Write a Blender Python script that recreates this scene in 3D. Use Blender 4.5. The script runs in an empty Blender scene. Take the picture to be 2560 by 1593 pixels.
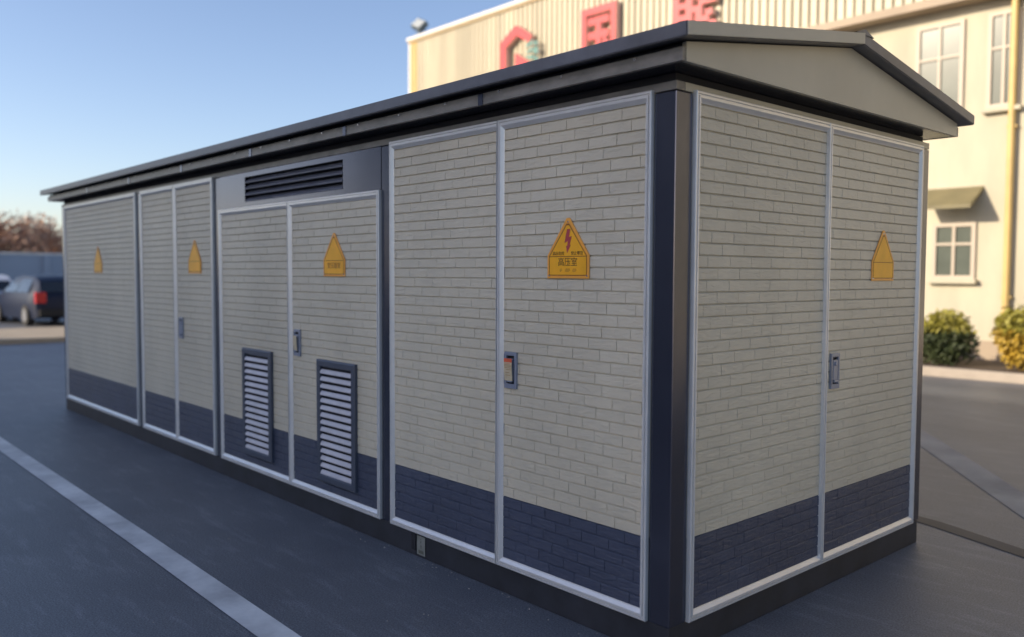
import bpy, bmesh, math, random
from mathutils import Vector, Matrix, noise
random.seed(7)
R = math.radians
scene = bpy.context.scene
COL = scene.collection

# ------------------------------------------------------------------ camera, sky, sun, exposure
G = 0.138                                   # door sill height above the ground
cam_d = bpy.data.cameras.new('camera'); cam = bpy.data.objects.new('camera', cam_d); COL.objects.link(cam)
yaw, pitch, roll = 0.83667, -0.051828, 0.004415
CAM = Vector((2.1198, -2.7880, 1.4527 + G))
fw = Vector((-math.sin(yaw)*math.cos(pitch), math.cos(yaw)*math.cos(pitch), math.sin(pitch)))
r0 = Vector((math.cos(yaw), math.sin(yaw), 0)); u0 = r0.cross(fw)
cr = math.cos(roll)*r0 + math.sin(roll)*u0; cu = -math.sin(roll)*r0 + math.cos(roll)*u0
cam.matrix_world = Matrix(((cr.x, cu.x, -fw.x, CAM.x), (cr.y, cu.y, -fw.y, CAM.y), (cr.z, cu.z, -fw.z, CAM.z), (0, 0, 0, 1)))
cam_d.sensor_width = 36.0
cam_d.lens = 2143.3/2560*36.0
cam_d.clip_start = 0.05; cam_d.clip_end = 3000
cam_d.dof.use_dof = True
cam_d.dof.focus_distance = 4.15
cam_d.dof.aperture_fstop = 1.12
scene.camera = cam

SUN = Vector((-0.36, -0.80, 0.32)).normalized()     # direction towards the sun
sun_el = math.asin(SUN.z); sun_az = math.atan2(SUN.x, SUN.y)
world = bpy.data.worlds.new('World'); scene.world = world; world.use_nodes = True
wn = world.node_tree; wn.nodes.clear()
sky = wn.nodes.new('ShaderNodeTexSky'); sky.sky_type = 'NISHITA'; sky.sun_disc = False
sky.sun_elevation = sun_el; sky.sun_rotation = sun_az
sky.air_density = 0.9; sky.dust_density = 0.9; sky.ozone_density = 1.7
bg = wn.nodes.new('ShaderNodeBackground'); bg.inputs['Strength'].default_value = 0.080
wo = wn.nodes.new('ShaderNodeOutputWorld')
tint = wn.nodes.new('ShaderNodeMix'); tint.data_type = 'RGBA'; tint.blend_type = 'MULTIPLY'; tint.inputs[0].default_value = 1.0
tint.inputs[7].default_value = (1.0, 0.93, 0.965, 1)
wn.links.new(sky.outputs[0], tint.inputs[6]); wn.links.new(tint.outputs[2], bg.inputs[0]); wn.links.new(bg.outputs[0], wo.inputs[0])
sl = bpy.data.lights.new('sun', 'SUN'); sl.energy = 2.0; sl.angle = R(0.6); sl.color = (1.0, 0.86, 0.66)
so = bpy.data.objects.new('sun', sl); COL.objects.link(so)
so.rotation_euler = SUN.to_track_quat('Z', 'Y').to_euler()
vs = scene.view_settings
vs.view_transform = 'Standard'; vs.look = 'None'; vs.exposure = 1.5; vs.gamma = 1.0; vs.use_curve_mapping = False
scene.cycles.max_bounces = 8

# ------------------------------------------------------------------ materials
def mat(name, col, rough=0.6, metal=0.0, spec=0.5, var=0.0, vscale=3.0, bump=0.0, bscale=40.0, bmap=(1, 1, 1),
        rand=0.0, col2=None, coat=0.0, rvar=0.0, bdist=0.002, vmap=(1, 1, 1)):
    m = bpy.data.materials.new(name); m.use_nodes = True
    nt = m.node_tree; b = nt.nodes['Principled BSDF']
    b.inputs['Base Color'].default_value = (*col, 1); b.inputs['Roughness'].default_value = rough
    b.inputs['Metallic'].default_value = metal; b.inputs['Specular IOR Level'].default_value = spec
    b.inputs['Coat Weight'].default_value = coat; b.inputs['Coat Roughness'].default_value = 0.15
    geo = nt.nodes.new('ShaderNodeNewGeometry')
    src = None
    if var or col2:
        mp = nt.nodes.new('ShaderNodeMapping'); mp.inputs['Scale'].default_value = vmap
        nt.links.new(geo.outputs['Position'], mp.inputs[0])
        n = nt.nodes.new('ShaderNodeTexNoise'); n.inputs['Scale'].default_value = vscale; n.inputs['Detail'].default_value = 7
        n.inputs['Roughness'].default_value = 0.62
        nt.links.new(mp.outputs[0], n.inputs['Vector'])
        rp = nt.nodes.new('ShaderNodeValToRGB'); rp.color_ramp.elements[0].position = 0.32; rp.color_ramp.elements[1].position = 0.70
        c2 = col2 or tuple(c*(1+var) for c in col)
        c1 = col if col2 else tuple(c*(1-var) for c in col)
        rp.color_ramp.elements[0].color = (*c1, 1); rp.color_ramp.elements[1].color = (*c2, 1)
        nt.links.new(n.outputs['Fac'], rp.inputs[0]); src = rp.outputs[0]
        if rvar:
            mr = nt.nodes.new('ShaderNodeMapRange'); mr.inputs['To Min'].default_value = rough-rvar; mr.inputs['To Max'].default_value = rough+rvar
            nt.links.new(n.outputs['Fac'], mr.inputs[0]); nt.links.new(mr.outputs[0], b.inputs['Roughness'])
    if rand:
        oi = nt.nodes.new('ShaderNodeObjectInfo')
        mr = nt.nodes.new('ShaderNodeMapRange'); mr.inputs['To Min'].default_value = 1-rand; mr.inputs['To Max'].default_value = 1+rand
        nt.links.new(oi.outputs['Random'], mr.inputs[0])
        mx = nt.nodes.new('ShaderNodeVectorMath'); mx.operation = 'SCALE'
        if src: nt.links.new(src, mx.inputs[0])
        else: mx.inputs[0].default_value = col
        nt.links.new(mr.outputs[0], mx.inputs['Scale']); src = mx.outputs[0]
    if src: nt.links.new(src, b.inputs['Base Color'])
    if bump:
        mp = nt.nodes.new('ShaderNodeMapping'); mp.inputs['Scale'].default_value = bmap
        nt.links.new(geo.outputs['Position'], mp.inputs[0])
        n = nt.nodes.new('ShaderNodeTexNoise'); n.inputs['Scale'].default_value = bscale; n.inputs['Detail'].default_value = 5
        n.inputs['Distortion'].default_value = 0.6
        nt.links.new(mp.outputs[0], n.inputs['Vector'])
        bp = nt.nodes.new('ShaderNodeBump'); bp.inputs['Strength'].default_value = bump; bp.inputs['Distance'].default_value = bdist
        nt.links.new(n.outputs['Fac'], bp.inputs['Height']); nt.links.new(bp.outputs[0], b.inputs['Normal'])
    return m

CREAM = (0.58, 0.527, 0.412)
M = {}
M['brick'] = mat('embossed_cream_metal', CREAM, 0.42, spec=0.5, var=0.10, vscale=1.3, vmap=(1, 1, 0.5), bump=0.9, bscale=20, bmap=(1, 1, 4.0), rand=0.035, bdist=0.006)
M['brick_dark'] = mat('embossed_slate_metal', (0.055, 0.066, 0.105), 0.42, spec=0.5, var=0.12, vscale=3.0, bump=0.9, bscale=20, bmap=(1, 1, 4.0), rand=0.05, bdist=0.006)
M['joint'] = mat('brick_joint', (0.58, 0.52, 0.40), 0.7, var=0.1)
M['joint_dark'] = mat('brick_joint_dark', (0.032, 0.038, 0.058), 0.7, var=0.1)
M['steel'] = mat('slate_painted_steel', (0.100, 0.106, 0.140), 0.20, metal=0.8, spec=0.8, var=0.12, vscale=1.6, bump=0.10, bscale=170, rvar=0.06, bdist=0.001)
M['plinth'] = mat('dusty_slate_plinth', (0.022, 0.024, 0.032), 0.55, var=0.35, vscale=5, bump=0.2, bscale=60)
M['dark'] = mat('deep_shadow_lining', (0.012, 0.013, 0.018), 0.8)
M['roof'] = mat('slate_roof_sheet', (0.115, 0.118, 0.135), 0.40, metal=0.15, spec=0.5, var=0.3, vscale=3.0, bump=0.35, bscale=120, rvar=0.08, bdist=0.001)
M['fascia'] = mat('weathered_fascia', (0.20, 0.188, 0.170), 0.42, metal=0.1, spec=0.5, var=0.35, vscale=5.0, bump=0.4, bscale=150, rvar=0.08, bdist=0.001, vmap=(1, 1, 2))
M['gable'] = mat('grey_gable_sheet', (0.42, 0.385, 0.30), 0.38, spec=0.6, var=0.08, vscale=2.0, bump=0.08, bscale=90)
M['alu'] = mat('brushed_aluminium_trim', (0.68, 0.675, 0.665), 0.30, metal=0.30, spec=0.6, var=0.06, vscale=6, bump=0.1, bscale=90, bmap=(1, 1, 0.3), rvar=0.05, bdist=0.0006)
M['vent'] = mat('slate_vent_frame', (0.058, 0.070, 0.100), 0.40, spec=0.5, var=0.1)
M['slat'] = mat('pale_vent_slat', (0.54, 0.53, 0.58), 0.45, spec=0.5, var=0.1, vscale=8)
M['slat_dark'] = mat('slate_louvre_slat', (0.15, 0.16, 0.20), 0.40, metal=0.1, spec=0.6, var=0.15, vscale=6)
M['sign'] = mat('amber_sign_plate', (0.92, 0.44, 0.02), 0.42, spec=0.4, var=0.10, vscale=7)
M['sign_rim'] = mat('amber_sign_rim', (0.85, 0.38, 0.06), 0.40, spec=0.5, var=0.06, vscale=7)
M['sign_line'] = mat('brown_sign_line', (0.20, 0.065, 0.008), 0.5)
M['ink'] = mat('black_sign_ink', (0.055, 0.032, 0.012), 0.5)
M['ink_faint'] = mat('faded_sign_ink', (0.30, 0.115, 0.018), 0.5)
M['ink_grey'] = mat('grey_print', (0.09, 0.095, 0.075), 0.6)
M['bounce_slab'] = mat('pale_bounce_slab', (0.44, 0.40, 0.33), 0.85, var=0.12, vscale=0.8)
M['grit'] = mat('pale_grit', (0.30, 0.28, 0.25), 0.9, rand=0.2)
M['bolt_red'] = mat('faded_red_print', (0.40, 0.045, 0.055), 0.5)
M['rivet'] = mat('rivet_metal', (0.75, 0.70, 0.66), 0.25, metal=0.8)
M['handle'] = mat('grey_blue_latch', (0.27, 0.30, 0.38), 0.32, metal=0.3, spec=0.5)
M['paper'] = mat('aged_paper_tag', (0.55, 0.47, 0.32), 0.7, var=0.12, vscale=30)
M['paper_red'] = mat('red_printed_band', (0.60, 0.10, 0.04), 0.6)
M['plate'] = mat('dusty_pale_sticker', (0.21, 0.22, 0.20), 0.6, var=0.15, vscale=20)
M['clad'] = mat('cream_corrugated_sheet', (0.50, 0.445, 0.32), 0.45, spec=0.4, var=0.10, vscale=1.2, vmap=(1, 1, 0.12), rand=0.11)
M['clad_warm'] = mat('ochre_corner_flashing', (0.62, 0.44, 0.17), 0.45, spec=0.4, var=0.1, vscale=2)
M['cap'] = mat('white_parapet_cap', (0.74, 0.71, 0.66), 0.4, var=0.06)
M['cap_under'] = mat('ochre_cap_flashing', (0.48, 0.36, 0.20), 0.5, var=0.1)
M['render'] = mat('pale_cream_render', (0.50, 0.455, 0.34), 0.75, var=0.16, vscale=0.9, vmap=(1, 1, .3), bump=0.2, bscale=12, rand=0.03)
M['trim_far'] = mat('tan_cornice', (0.42, 0.33, 0.24), 0.7, var=0.1, vscale=1)
M['glass_far'] = mat('grey_green_window_glass', (0.10, 0.115, 0.095), 0.25, spec=0.3, var=0.15, vscale=2)
M['frame_far'] = mat('pale_window_frame', (0.50, 0.42, 0.33), 0.5)
M['awning'] = mat('olive_awning', (0.20, 0.17, 0.085), 0.6, var=0.15)
M['red'] = mat('red_acrylic_letter', (0.58, 0.05, 0.055), 0.4, spec=0.4, var=0.05)
M['red_side'] = mat('pale_letter_return', (0.78, 0.50, 0.44), 0.5)
M['teal'] = mat('teal_acrylic', (0.05, 0.21, 0.18), 0.4)
M['lamp_body'] = mat('grey_floodlight_casing', (0.13, 0.16, 0.17), 0.4, metal=0.4)
M['lamp_glass'] = mat('floodlight_lens', (0.45, 0.48, 0.48), 0.15, spec=0.8)
M['bark'] = mat('brown_bark', (0.12, 0.08, 0.05), 0.85, var=0.25, vscale=8, bump=0.5, bscale=25)
M['bark_y'] = mat('ochre_bark', (0.30, 0.19, 0.09), 0.85, var=0.25, vscale=8)
M['leaf_b'] = mat('russet_leaves', (0.42, 0.25, 0.17), 0.7, var=0.35, vscale=1.5)
M['leaf_g'] = mat('dark_hedge_leaves', (0.045, 0.060, 0.020), 0.6, var=0.4, vscale=4)
M['leaf_yg'] = mat('yellow_green_leaves', (0.28, 0.25, 0.035), 0.6, var=0.35, vscale=4)
M['leaf_y'] = mat('golden_leaves', (0.46, 0.30, 0.035), 0.6, var=0.3, vscale=4)
M['soil'] = mat('planting_bed_soil', (0.10, 0.07, 0.05), 0.9, var=0.3, vscale=6)
M['kerb'] = mat('pale_kerb_concrete', (0.40, 0.34, 0.28), 0.8, var=0.12, vscale=3)
M['pave'] = mat('sandy_pavement', (0.40, 0.33, 0.24), 0.85, var=0.12, vscale=1.5)
M['line'] = mat('worn_white_paint', (0.42, 0.42, 0.42), 0.7, var=0.10, vscale=2.5, bump=0.3, bscale=80, col2=(0.80, 0.80, 0.78))
M['line_old'] = mat('faded_road_paint', (0.36, 0.325, 0.275), 0.9, var=0.2, vscale=2.0)
M['dark_band'] = mat('dark_band_surface', (0.030, 0.032, 0.042), 0.6, var=0.2, vscale=3)
M['tyre'] = mat('black_tyre', (0.02, 0.02, 0.02), 0.8)
M['rim'] = mat('silver_wheel_rim', (0.5, 0.5, 0.5), 0.3, metal=0.8)
M['car_glass'] = mat('dark_car_glass', (0.02, 0.025, 0.03), 0.06, spec=0.8)
M['tail'] = mat('red_tail_lamp', (0.5, 0.01, 0.02), 0.25)
M['head'] = mat('clear_head_lamp', (0.6, 0.6, 0.6), 0.15)
M['car_white'] = mat('white_car_paint', (0.50, 0.53, 0.60), 0.4, spec=0.3)
M['car_red'] = mat('crimson_car_paint', (0.42, 0.02, 0.06), 0.25, coat=0.6)
M['car_blue'] = mat('blue_car_paint', (0.006, 0.013, 0.036), 0.4, spec=0.25)
M['far_wall'] = mat('blue_grey_far_wall', (0.30, 0.34, 0.40), 0.7, var=0.08, vscale=0.5)
M['shed'] = mat('grey_blue_sheet', (0.26, 0.27, 0.30), 0.6, var=0.08, vscale=0.3)

# asphalt: fine aggregate, broad tone drift, scuffs
def asphalt():
    m = bpy.data.materials.new('asphalt'); m.use_nodes = True; nt = m.node_tree; b = nt.nodes['Principled BSDF']
    geo = nt.nodes.new('ShaderNodeNewGeometry')
    def N(sc, det, mp=None, rough=0.6):
        n = nt.nodes.new('ShaderNodeTexNoise'); n.inputs['Scale'].default_value = sc; n.inputs['Detail'].default_value = det; n.inputs['Roughness'].default_value = rough
        if mp:
            k = nt.nodes.new('ShaderNodeMapping'); k.inputs['Scale'].default_value = mp; k.inputs['Rotation'].default_value = (0, 0, R(12))
            nt.links.new(geo.outputs['Position'], k.inputs[0]); nt.links.new(k.outputs[0], n.inputs['Vector'])
        else: nt.links.new(geo.outputs['Position'], n.inputs['Vector'])
        return n
    def ramp(n, p0, p1, c0, c1):
        r = nt.nodes.new('ShaderNodeValToRGB'); r.color_ramp.elements[0].position = p0; r.color_ramp.elements[1].position = p1
        r.color_ramp.elements[0].color = (*c0, 1); r.color_ramp.elements[1].color = (*c1, 1)
        nt.links.new(n.outputs['Fac'], r.inputs[0]); return r
    def mul(a, bb):
        x = nt.nodes.new('ShaderNodeMix'); x.data_type = 'RGBA'; x.blend_type = 'MULTIPLY'; x.inputs[0].default_value = 1
        nt.links.new(a, x.inputs[6]); nt.links.new(bb, x.inputs[7]); return x.outputs[2]
    broad = ramp(N(0.7, 4), 0.3, 0.7, (0.105, 0.113, 0.135), (0.160, 0.170, 0.192))
    grain = ramp(N(120, 5), 0.35, 0.7, (0.5, 0.5, 0.5), (1.45, 1.45, 1.42))
    scuff = ramp(N(3.2, 8, (0.6, 3, 1), 0.75), 0.52, 0.74, (1, 1, 1), (1.7, 1.68, 1.62))
    nt.links.new(mul(mul(broad.outputs[0], grain.outputs[0]), scuff.outputs[0]), b.inputs['Base Color'])
    b.inputs['Roughness'].default_value = 0.50; b.inputs['Specular IOR Level'].default_value = 0.5
    bp = nt.nodes.new('ShaderNodeBump'); bp.inputs['Strength'].default_value = 0.6; bp.inputs['Distance'].default_value = 0.003
    nt.links.new(N(160, 4).outputs['Fac'], bp.inputs['Height']); nt.links.new(bp.outputs[0], b.inputs['Normal'])
    return m
M['asphalt'] = asphalt()

# ------------------------------------------------------------------ helpers
def tag(o, label=None, cat=None, group=None, kind=None):
    if label: o['label'] = label
    if cat: o['category'] = cat
    if group: o['group'] = group
    if kind: o['kind'] = kind
    return o
def empty(name, loc=(0, 0, 0), label=None, cat=None, group=None, mw=None):
    o = bpy.data.objects.new(name, None); COL.objects.link(o); o.empty_display_size = 0.1
    if mw is not None: o.matrix_world = mw
    else: o.location = loc
    return tag(o, label, cat, group)
def obj(name, me, parent=None, loc=None, mtx=None):
    o = bpy.data.objects.new(name, me); COL.objects.link(o)
    if parent: o.parent = parent
    if loc is not None: o.location = loc
    if mtx is not None: o.matrix_basis = mtx
    return o
class MB:
    def __init__(s): s.v = []; s.f = []; s.m = []
    def face(s, pts, mi=0):
        i = len(s.v); s.v += [tuple(p) for p in pts]; s.f.append(tuple(range(i, i+len(pts)))); s.m.append(mi)
    def box(s, a, b, mi=0):
        x0, y0, z0 = a; x1, y1, z1 = b; i = len(s.v)
        if x0 > x1: x0, x1 = x1, x0
        if y0 > y1: y0, y1 = y1, y0
        if z0 > z1: z0, z1 = z1, z0
        s.v += [(x0, y0, z0), (x1, y0, z0), (x1, y1, z0), (x0, y1, z0), (x0, y0, z1), (x1, y0, z1), (x1, y1, z1), (x0, y1, z1)]
        for q in ((0, 3, 2, 1), (4, 5, 6, 7), (0, 1, 5, 4), (1, 2, 6, 5), (2, 3, 7, 6), (3, 0, 4, 7)):
            s.f.append(tuple(i+k for k in q)); s.m.append(mi)
    def prism(s, poly, w0, w1, mi=0, ms=None, ax='uvw'):
        # poly in (u, v), extruded along w from w0 to w1
        n = len(poly); i = len(s.v)
        s.v += [(u, v, w0) for u, v in poly] + [(u, v, w1) for u, v in poly]
        area = sum(poly[k][0]*poly[(k+1) % n][1]-poly[(k+1) % n][0]*poly[k][1] for k in range(n))
        idx = list(range(n)) if area > 0 else list(range(n))[::-1]
        s.f.append(tuple(i+n+k for k in idx)); s.m.append(mi)
        s.f.append(tuple(i+k for k in idx[::-1])); s.m.append(mi if ms is None else ms)
        for a in range(n):
            k, l = idx[a], idx[(a+1) % n]
            s.f.append((i+k, i+l, i+n+l, i+n+k)); s.m.append(mi if ms is None else ms)
    def cyl(s, p0, p1, r0, r1=None, n=12, mi=0):
        r1 = r0 if r1 is None else r1
        p0 = Vector(p0); p1 = Vector(p1); d = (p1-p0).normalized()
        a = d.orthogonal().normalized(); b = d.cross(a); i = len(s.v)
        for p, r in ((p0, r0), (p1, r1)):
            for k in range(n):
                t = 2*math.pi*k/n; s.v.append(tuple(p+(a*math.cos(t)+b*math.sin(t))*r))
        for k in range(n):
            l = (k+1) % n; s.f.append((i+k, i+l, i+n+l, i+n+k)); s.m.append(mi)
        s.f.append(tuple(i+k for k in range(n))[::-1]); s.m.append(mi)
        s.f.append(tuple(i+n+k for k in range(n))); s.m.append(mi)
    def mesh(s, name, mats, bevel=0.0):
        me = bpy.data.meshes.new(name); me.from_pydata(s.v, [], s.f)
        for m in (mats if isinstance(mats, (list, tuple)) else [mats]): me.materials.append(m)
        me.polygons.foreach_set('material_index', s.m); me.update()
        if bevel:
            bm = bmesh.new(); bm.from_mesh(me)
            bmesh.ops.remove_doubles(bm, verts=bm.verts, dist=1e-5)
            es = [e for e in bm.edges if len(e.link_faces) == 2 and e.calc_face_angle(0) > 0.5]
            bmesh.ops.bevel(bm, geom=es, offset=bevel, segments=2, affect='EDGES', profile=0.6)
            bm.to_mesh(me); bm.free()
        return me
def face_matrix(kind, u, z, off=0.0):
    """local u to the viewer's right, v up, w out of the wall; door builders work in this frame"""
    if kind == 'front': U, W, o = Vector((1, 0, 0)), Vector((0, -1, 0)), Vector((u, -off, z))
    else: U, W, o = Vector((0, 1, 0)), Vector((1, 0, 0)), Vector((off, u, z))
    V = Vector((0, 0, 1))
    return Matrix(((U.x, V.x, W.x, o.x), (U.y, V.y, W.y, o.y), (U.z, V.z, W.z, o.z), (0, 0, 0, 1)))

# ------------------------------------------------------------------ ground and road
def sheet(name, pts, z, m, kind='structure', thick=0.0):
    b = MB()
    if thick: b.prism(pts, z-thick, z)
    else: b.face([(x, y, z) for x, y in pts])
    return tag(obj(name, b.mesh(name, m)), kind=kind)
sheet('ground', [(-700, -700), (700, -700), (700, 700), (-700, 700)], 0.0, M['asphalt'])
def strip(name, pts, w, z, m):
    b = MB(); L = []; Rr = []
    for i, p in enumerate(pts):
        a = Vector(pts[max(i-1, 0)]); c = Vector(pts[min(i+1, len(pts)-1)]); d = (c-a).normalized(); n = Vector((-d.y, d.x))
        L.append(Vector(p)+n*w/2); Rr.append(Vector(p)-n*w/2)
    for i in range(len(pts)-1):
        b.face([(*Rr[i], z), (*Rr[i+1], z), (*L[i+1], z), (*L[i], z)])
    return tag(obj(name, b.mesh(name, m)), kind='structure')
strip('road_line', [(-17.0, -0.97), (-10.0, -1.00), (-6.9, -1.035), (-3.1, -1.055), (-1.28, -1.08), (1.5, -1.14), (4.0, -1.2)], 0.145, 0.004, M['line'])
strip('faded_road_line', [(-3.0, 7.9), (-1.17, 5.53), (0.13, 3.81), (2.5, 0.7)], 0.26, 0.004, M['line_old'])
strip('dark_ground_band', [(-3.0, 3.3), (-0.9, 3.03), (-0.09, 2.87), (0.6, 2.60), (1.8, 2.1), (3.2, 1.4)], 0.13, 0.004, M['dark_band'])  # dark band across the ground past the rear corner
b = MB(); b.prism([(-23.4, -6), (-19.2, -6), (-19.2, 30), (-23.4, 30)], -0.02, 0.11)
tag(obj('pavement', b.mesh('pavement', M['pave'], 0.015)), kind='structure')

b = MB(); b.prism([(3.1, -9), (22, -9), (22, 4.8), (8.8, 4.8), (8.8, 11.2), (3.1, 11.2)], -0.02, 0.02)
tag(obj('bounce_pavement', b.mesh('bounce_pavement', M['bounce_slab'])), kind='structure')  # unseen pale slab, added to bounce warm light onto the right face
b = MB(); rg = random.Random(5)
for k in range(260):       # grit washed up along the plinth and scattered on the asphalt
    if k < 170: x, y = rg.uniform(-8.7, 1.0), -abs(rg.gauss(0, .05))-.005
    else: x, y = rg.uniform(-7, 1.0), -rg.uniform(.05, 1.6)
    q = rg.uniform(.0025, .007); h = q*rg.uniform(.5, .9); a = rg.uniform(0, 3)
    i = len(b.v); b.v += [(x+q*math.cos(a+t), y+q*math.sin(a+t), 0.0) for t in (0, 2.1, 4.2)]+[(x, y, h)]
    for f in ((0, 1, 3), (1, 2, 3), (2, 0, 3)): b.f.append(tuple(i+j for j in f)); b.m.append(0)
tag(obj('grit', b.mesh('grit', M['grit'])), kind='stuff')

# ------------------------------------------------------------------ substation
T = empty('prefabricated_substation', (0, 0, 0), 'long prefabricated substation with cream brick panel doors and a slate gabled roof', 'substation')
XL, YB = -8.72, 2.41
Z = lambda z: z+G
def part(name, b, m, bevel=0.0, parent=None):
    return obj(name, b.mesh(name, m, bevel), parent or T)
PO = 0.004          # posts sit this far behind the reference plane
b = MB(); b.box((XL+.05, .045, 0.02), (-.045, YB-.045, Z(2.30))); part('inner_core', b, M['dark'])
b = MB(); b.box((XL, PO+.004, 0.0), (-PO-.004, YB-PO-.004, Z(-.003))); part('plinth', b, M['plinth'], .004)
# corner posts, wall posts
def post(x0, x1, y0, y1, name='wall_post'):
    b = MB(); b.box((x0, y0, Z(-.001)), (x1, y1, Z(2.187))); return part(name, b, M['steel'], .004)
post(-.113, -PO, PO, .112, 'corner_post'); post(XL, XL+.115, PO, .115, 'corner_post'); post(-.115, -PO, YB-.112, YB, 'corner_post'); post(XL, XL+.115, YB-.115, YB, 'corner_post')
for x0, x1 in ((-2.111, -2.011), (-4.465, -4.359), (-6.220, -6.111)): post(x0, x1, PO, .06)
# top beams, with the thin dark gap below them and a recessed dark band above, soffit shade put into its colour
b = MB(); b.box((XL, PO, Z(2.191)), (-PO, .06, Z(2.226))); part('top_beam', b, M['fascia'], .002)
b = MB(); b.box((-.06, .062, Z(2.191)), (-PO, YB, Z(2.226))); part('top_beam', b, M['gable'], .002)
b = MB(); b.box((XL, .03, Z(2.228)), (-.03, YB-.03, Z(2.263))); part('eaves_shade_band', b, M['dark'])
# back and far walls (plain)
b = MB(); b.box((XL+.12, YB-.04, Z(0)), (-.12, YB-.012, Z(2.187))); part('rear_wall', b, M['brick'])
b = MB(); b.box((XL+.012, .12, Z(0)), (XL+.04, YB-.12, Z(2.187))); part('end_wall', b, M['brick'])
# roof
OV, OV2 = .112, .176
zs, zf = Z(2.265), Z(2.316)
YC = YB/2; SL = (2.600-2.386)/(YC+OV2)
b = MB(); b.box((XL-OV+.004, -OV+.004, zs), (OV-.004, YB+OV-.004, zs+.012)); part('soffit', b, M['steel'])
# fascia boards along the front with cover straps at the joints
js = [OV, -1.076, -2.323, -3.57, -4.82, -6.07, -7.32, XL-OV]
for i in range(len(js)-1):
    b = MB(); b.box((js[i+1]+.003, -OV, zs-.002), (js[i]-.003, -OV+.02, zf)); part('fascia_board', b, M['fascia'], .002)
for x in js[1:-1]:
    b = MB(); b.box((x-.017, -OV-.004, zs-.004), (x+.017, -OV-.001, zf-.002)); part('joint_cover', b, M['steel'])
b = MB(); b.box((XL-OV, YB+OV-.02, zs-.002), (OV, YB+OV, zf)); part('fascia_board', b, M['fascia'], .002)
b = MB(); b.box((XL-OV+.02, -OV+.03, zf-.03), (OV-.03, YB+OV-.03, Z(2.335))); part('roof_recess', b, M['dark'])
def roofz(y, base): return base+SL*((y+OV2) if y < YC else (YB+OV2-y))
for sgn in (0, 1):
    e0 = -OV2 if sgn == 0 else YB+OV2
    b = MB()
    poly = [(e0, Z(2.330)), (YC, Z(2.330)+SL*(YC+OV2)), (YC, Z(2.386)+SL*(YC+OV2)), (e0, Z(2.386))]
    i = len(b.v); xs = (XL-OV2, OV2)
    for x in xs: b.v += [(x, y, z) for y, z in poly]
    fs = [(0, 1, 2, 3), (7, 6, 5, 4), (0, 4, 5, 1), (1, 5, 6, 2), (2, 6, 7, 3), (3, 7, 4, 0)]
    for f in fs: b.f.append(f); b.m.append(0)
    me = b.mesh('roof_panel', M['roof']); bm = bmesh.new(); bm.from_mesh(me); bmesh.ops.recalc_face_normals(bm, faces=bm.faces)
    bmesh.ops.bevel(bm, geom=[e for e in bm.edges if e.calc_face_angle(0) > .5], offset=.004, segments=2, affect='EDGES'); bm.to_mesh(me); bm.free()
    rp = obj('roof_panel', me, T)
b = MB()
ya, yb = -OV2+.004, YC-.004
for x in (OV2+.0005, OV2+.005): b.v += [(x, ya, roofz(ya, Z(2.333))), (x, yb, roofz(yb, Z(2.333))), (x, yb, roofz(yb, Z(2.383))), (x, ya, roofz(ya, Z(2.383)))]
for q in ((3, 2, 1, 0), (4, 5, 6, 7), (0, 1, 5, 4), (1, 2, 6, 5), (2, 3, 7, 6), (3, 0, 4, 7)): b.f.append(q); b.m.append(0)
part('barge_highlight', b, M['gable'])  # pale strip on the front slope only, reflected light put into its colour
b = MB(); zr = Z(2.386)+SL*(YC+OV2)
b.v += [(XL-OV2-.004, YC-.09, zr-.09*SL+.002), (XL-OV2-.004, YC, zr+.014), (XL-OV2-.004, YC+.09, zr-.09*SL+.002), (OV2+.004, YC-.09, zr-.09*SL+.002), (OV2+.004, YC, zr+.014), (OV2+.004, YC+.09, zr-.09*SL+.002)]
for q in ((0, 3, 4, 1), (1, 4, 5, 2), (0, 1, 2), (5, 4, 3)): b.f.append(q); b.m.append(0)
part('ridge_cap', b, M['roof'])
sc_ = MB(); sc_.cyl((0, 0, 0), (0, -.006, 0), .007, .005, 8); scm = sc_.mesh('screw', M['rivet'])
for k in range(22): obj('screw', scm, T, loc=(-.12-k*.41, -OV-.0005, zf-.010))
# gable pediments
for x0, x1 in ((OV-.02, OV), (XL-OV, XL-OV+.02)):
    b = MB(); g0 = Z(2.326)
    poly = [(-OV+.022, zs-.002), (YB+OV-.022, zs-.002), (YB+OV-.022, g0+SL*(OV2-OV)), (YC, g0+SL*(YC+OV2)), (-OV+.022, g0+SL*(OV2-OV))]
    i = 0; n = 5
    b.v += [(x0, y, z) for y, z in poly]+[(x1, y, z) for y, z in poly]
    b.f += [tuple(range(n))[::-1], tuple(range(n, 2*n))]+[(k, (k+1) % n, n+(k+1) % n, n+k) for k in range(n)]; b.m += [0]*(n+2)
    part('gable_panel', b, M['gable'])

# --- embossed brick-pattern doors
FR = .046; COURSE = (2.2-.093)/41; BL = .163; JT = .0010
def bproj(p):
    d = Vector(p)-CAM; z = d.dot(fw); return 2143*d.dot(cr)/z, 2143*d.dot(cu)/z
brick_cache = {}
def brick_mesh(L, H, dark, wav=0):
    key = (round(L, 3), round(H, 4), dark); L = key[0]
    if key in brick_cache: return brick_cache[key]
    b = MB(); l, h = L/2, H/2; c, cb, ct, t = .0009, .0012, .0064, .0080
    b.v += [(-l, -h, 0), (l, -h, 0), (l, h, 0), (-l, h, 0), (-l+c, -h+cb, t), (l-c, -h+cb, t), (l-c, h-ct, t), (-l+c, h-ct, t)]
    for q in ((4, 5, 6, 7), (0, 1, 5, 4), (1, 2, 6, 5), (2, 3, 7, 6), (3, 0, 4, 7)): b.f.append(q); b.m.append(0)
    me = b.mesh('brick', M['brick_dark'] if dark else M['brick'])
    brick_cache[key] = me; return me
cand = []   # (size in photo, door, L, H, dark, loc)
doors = []
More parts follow.
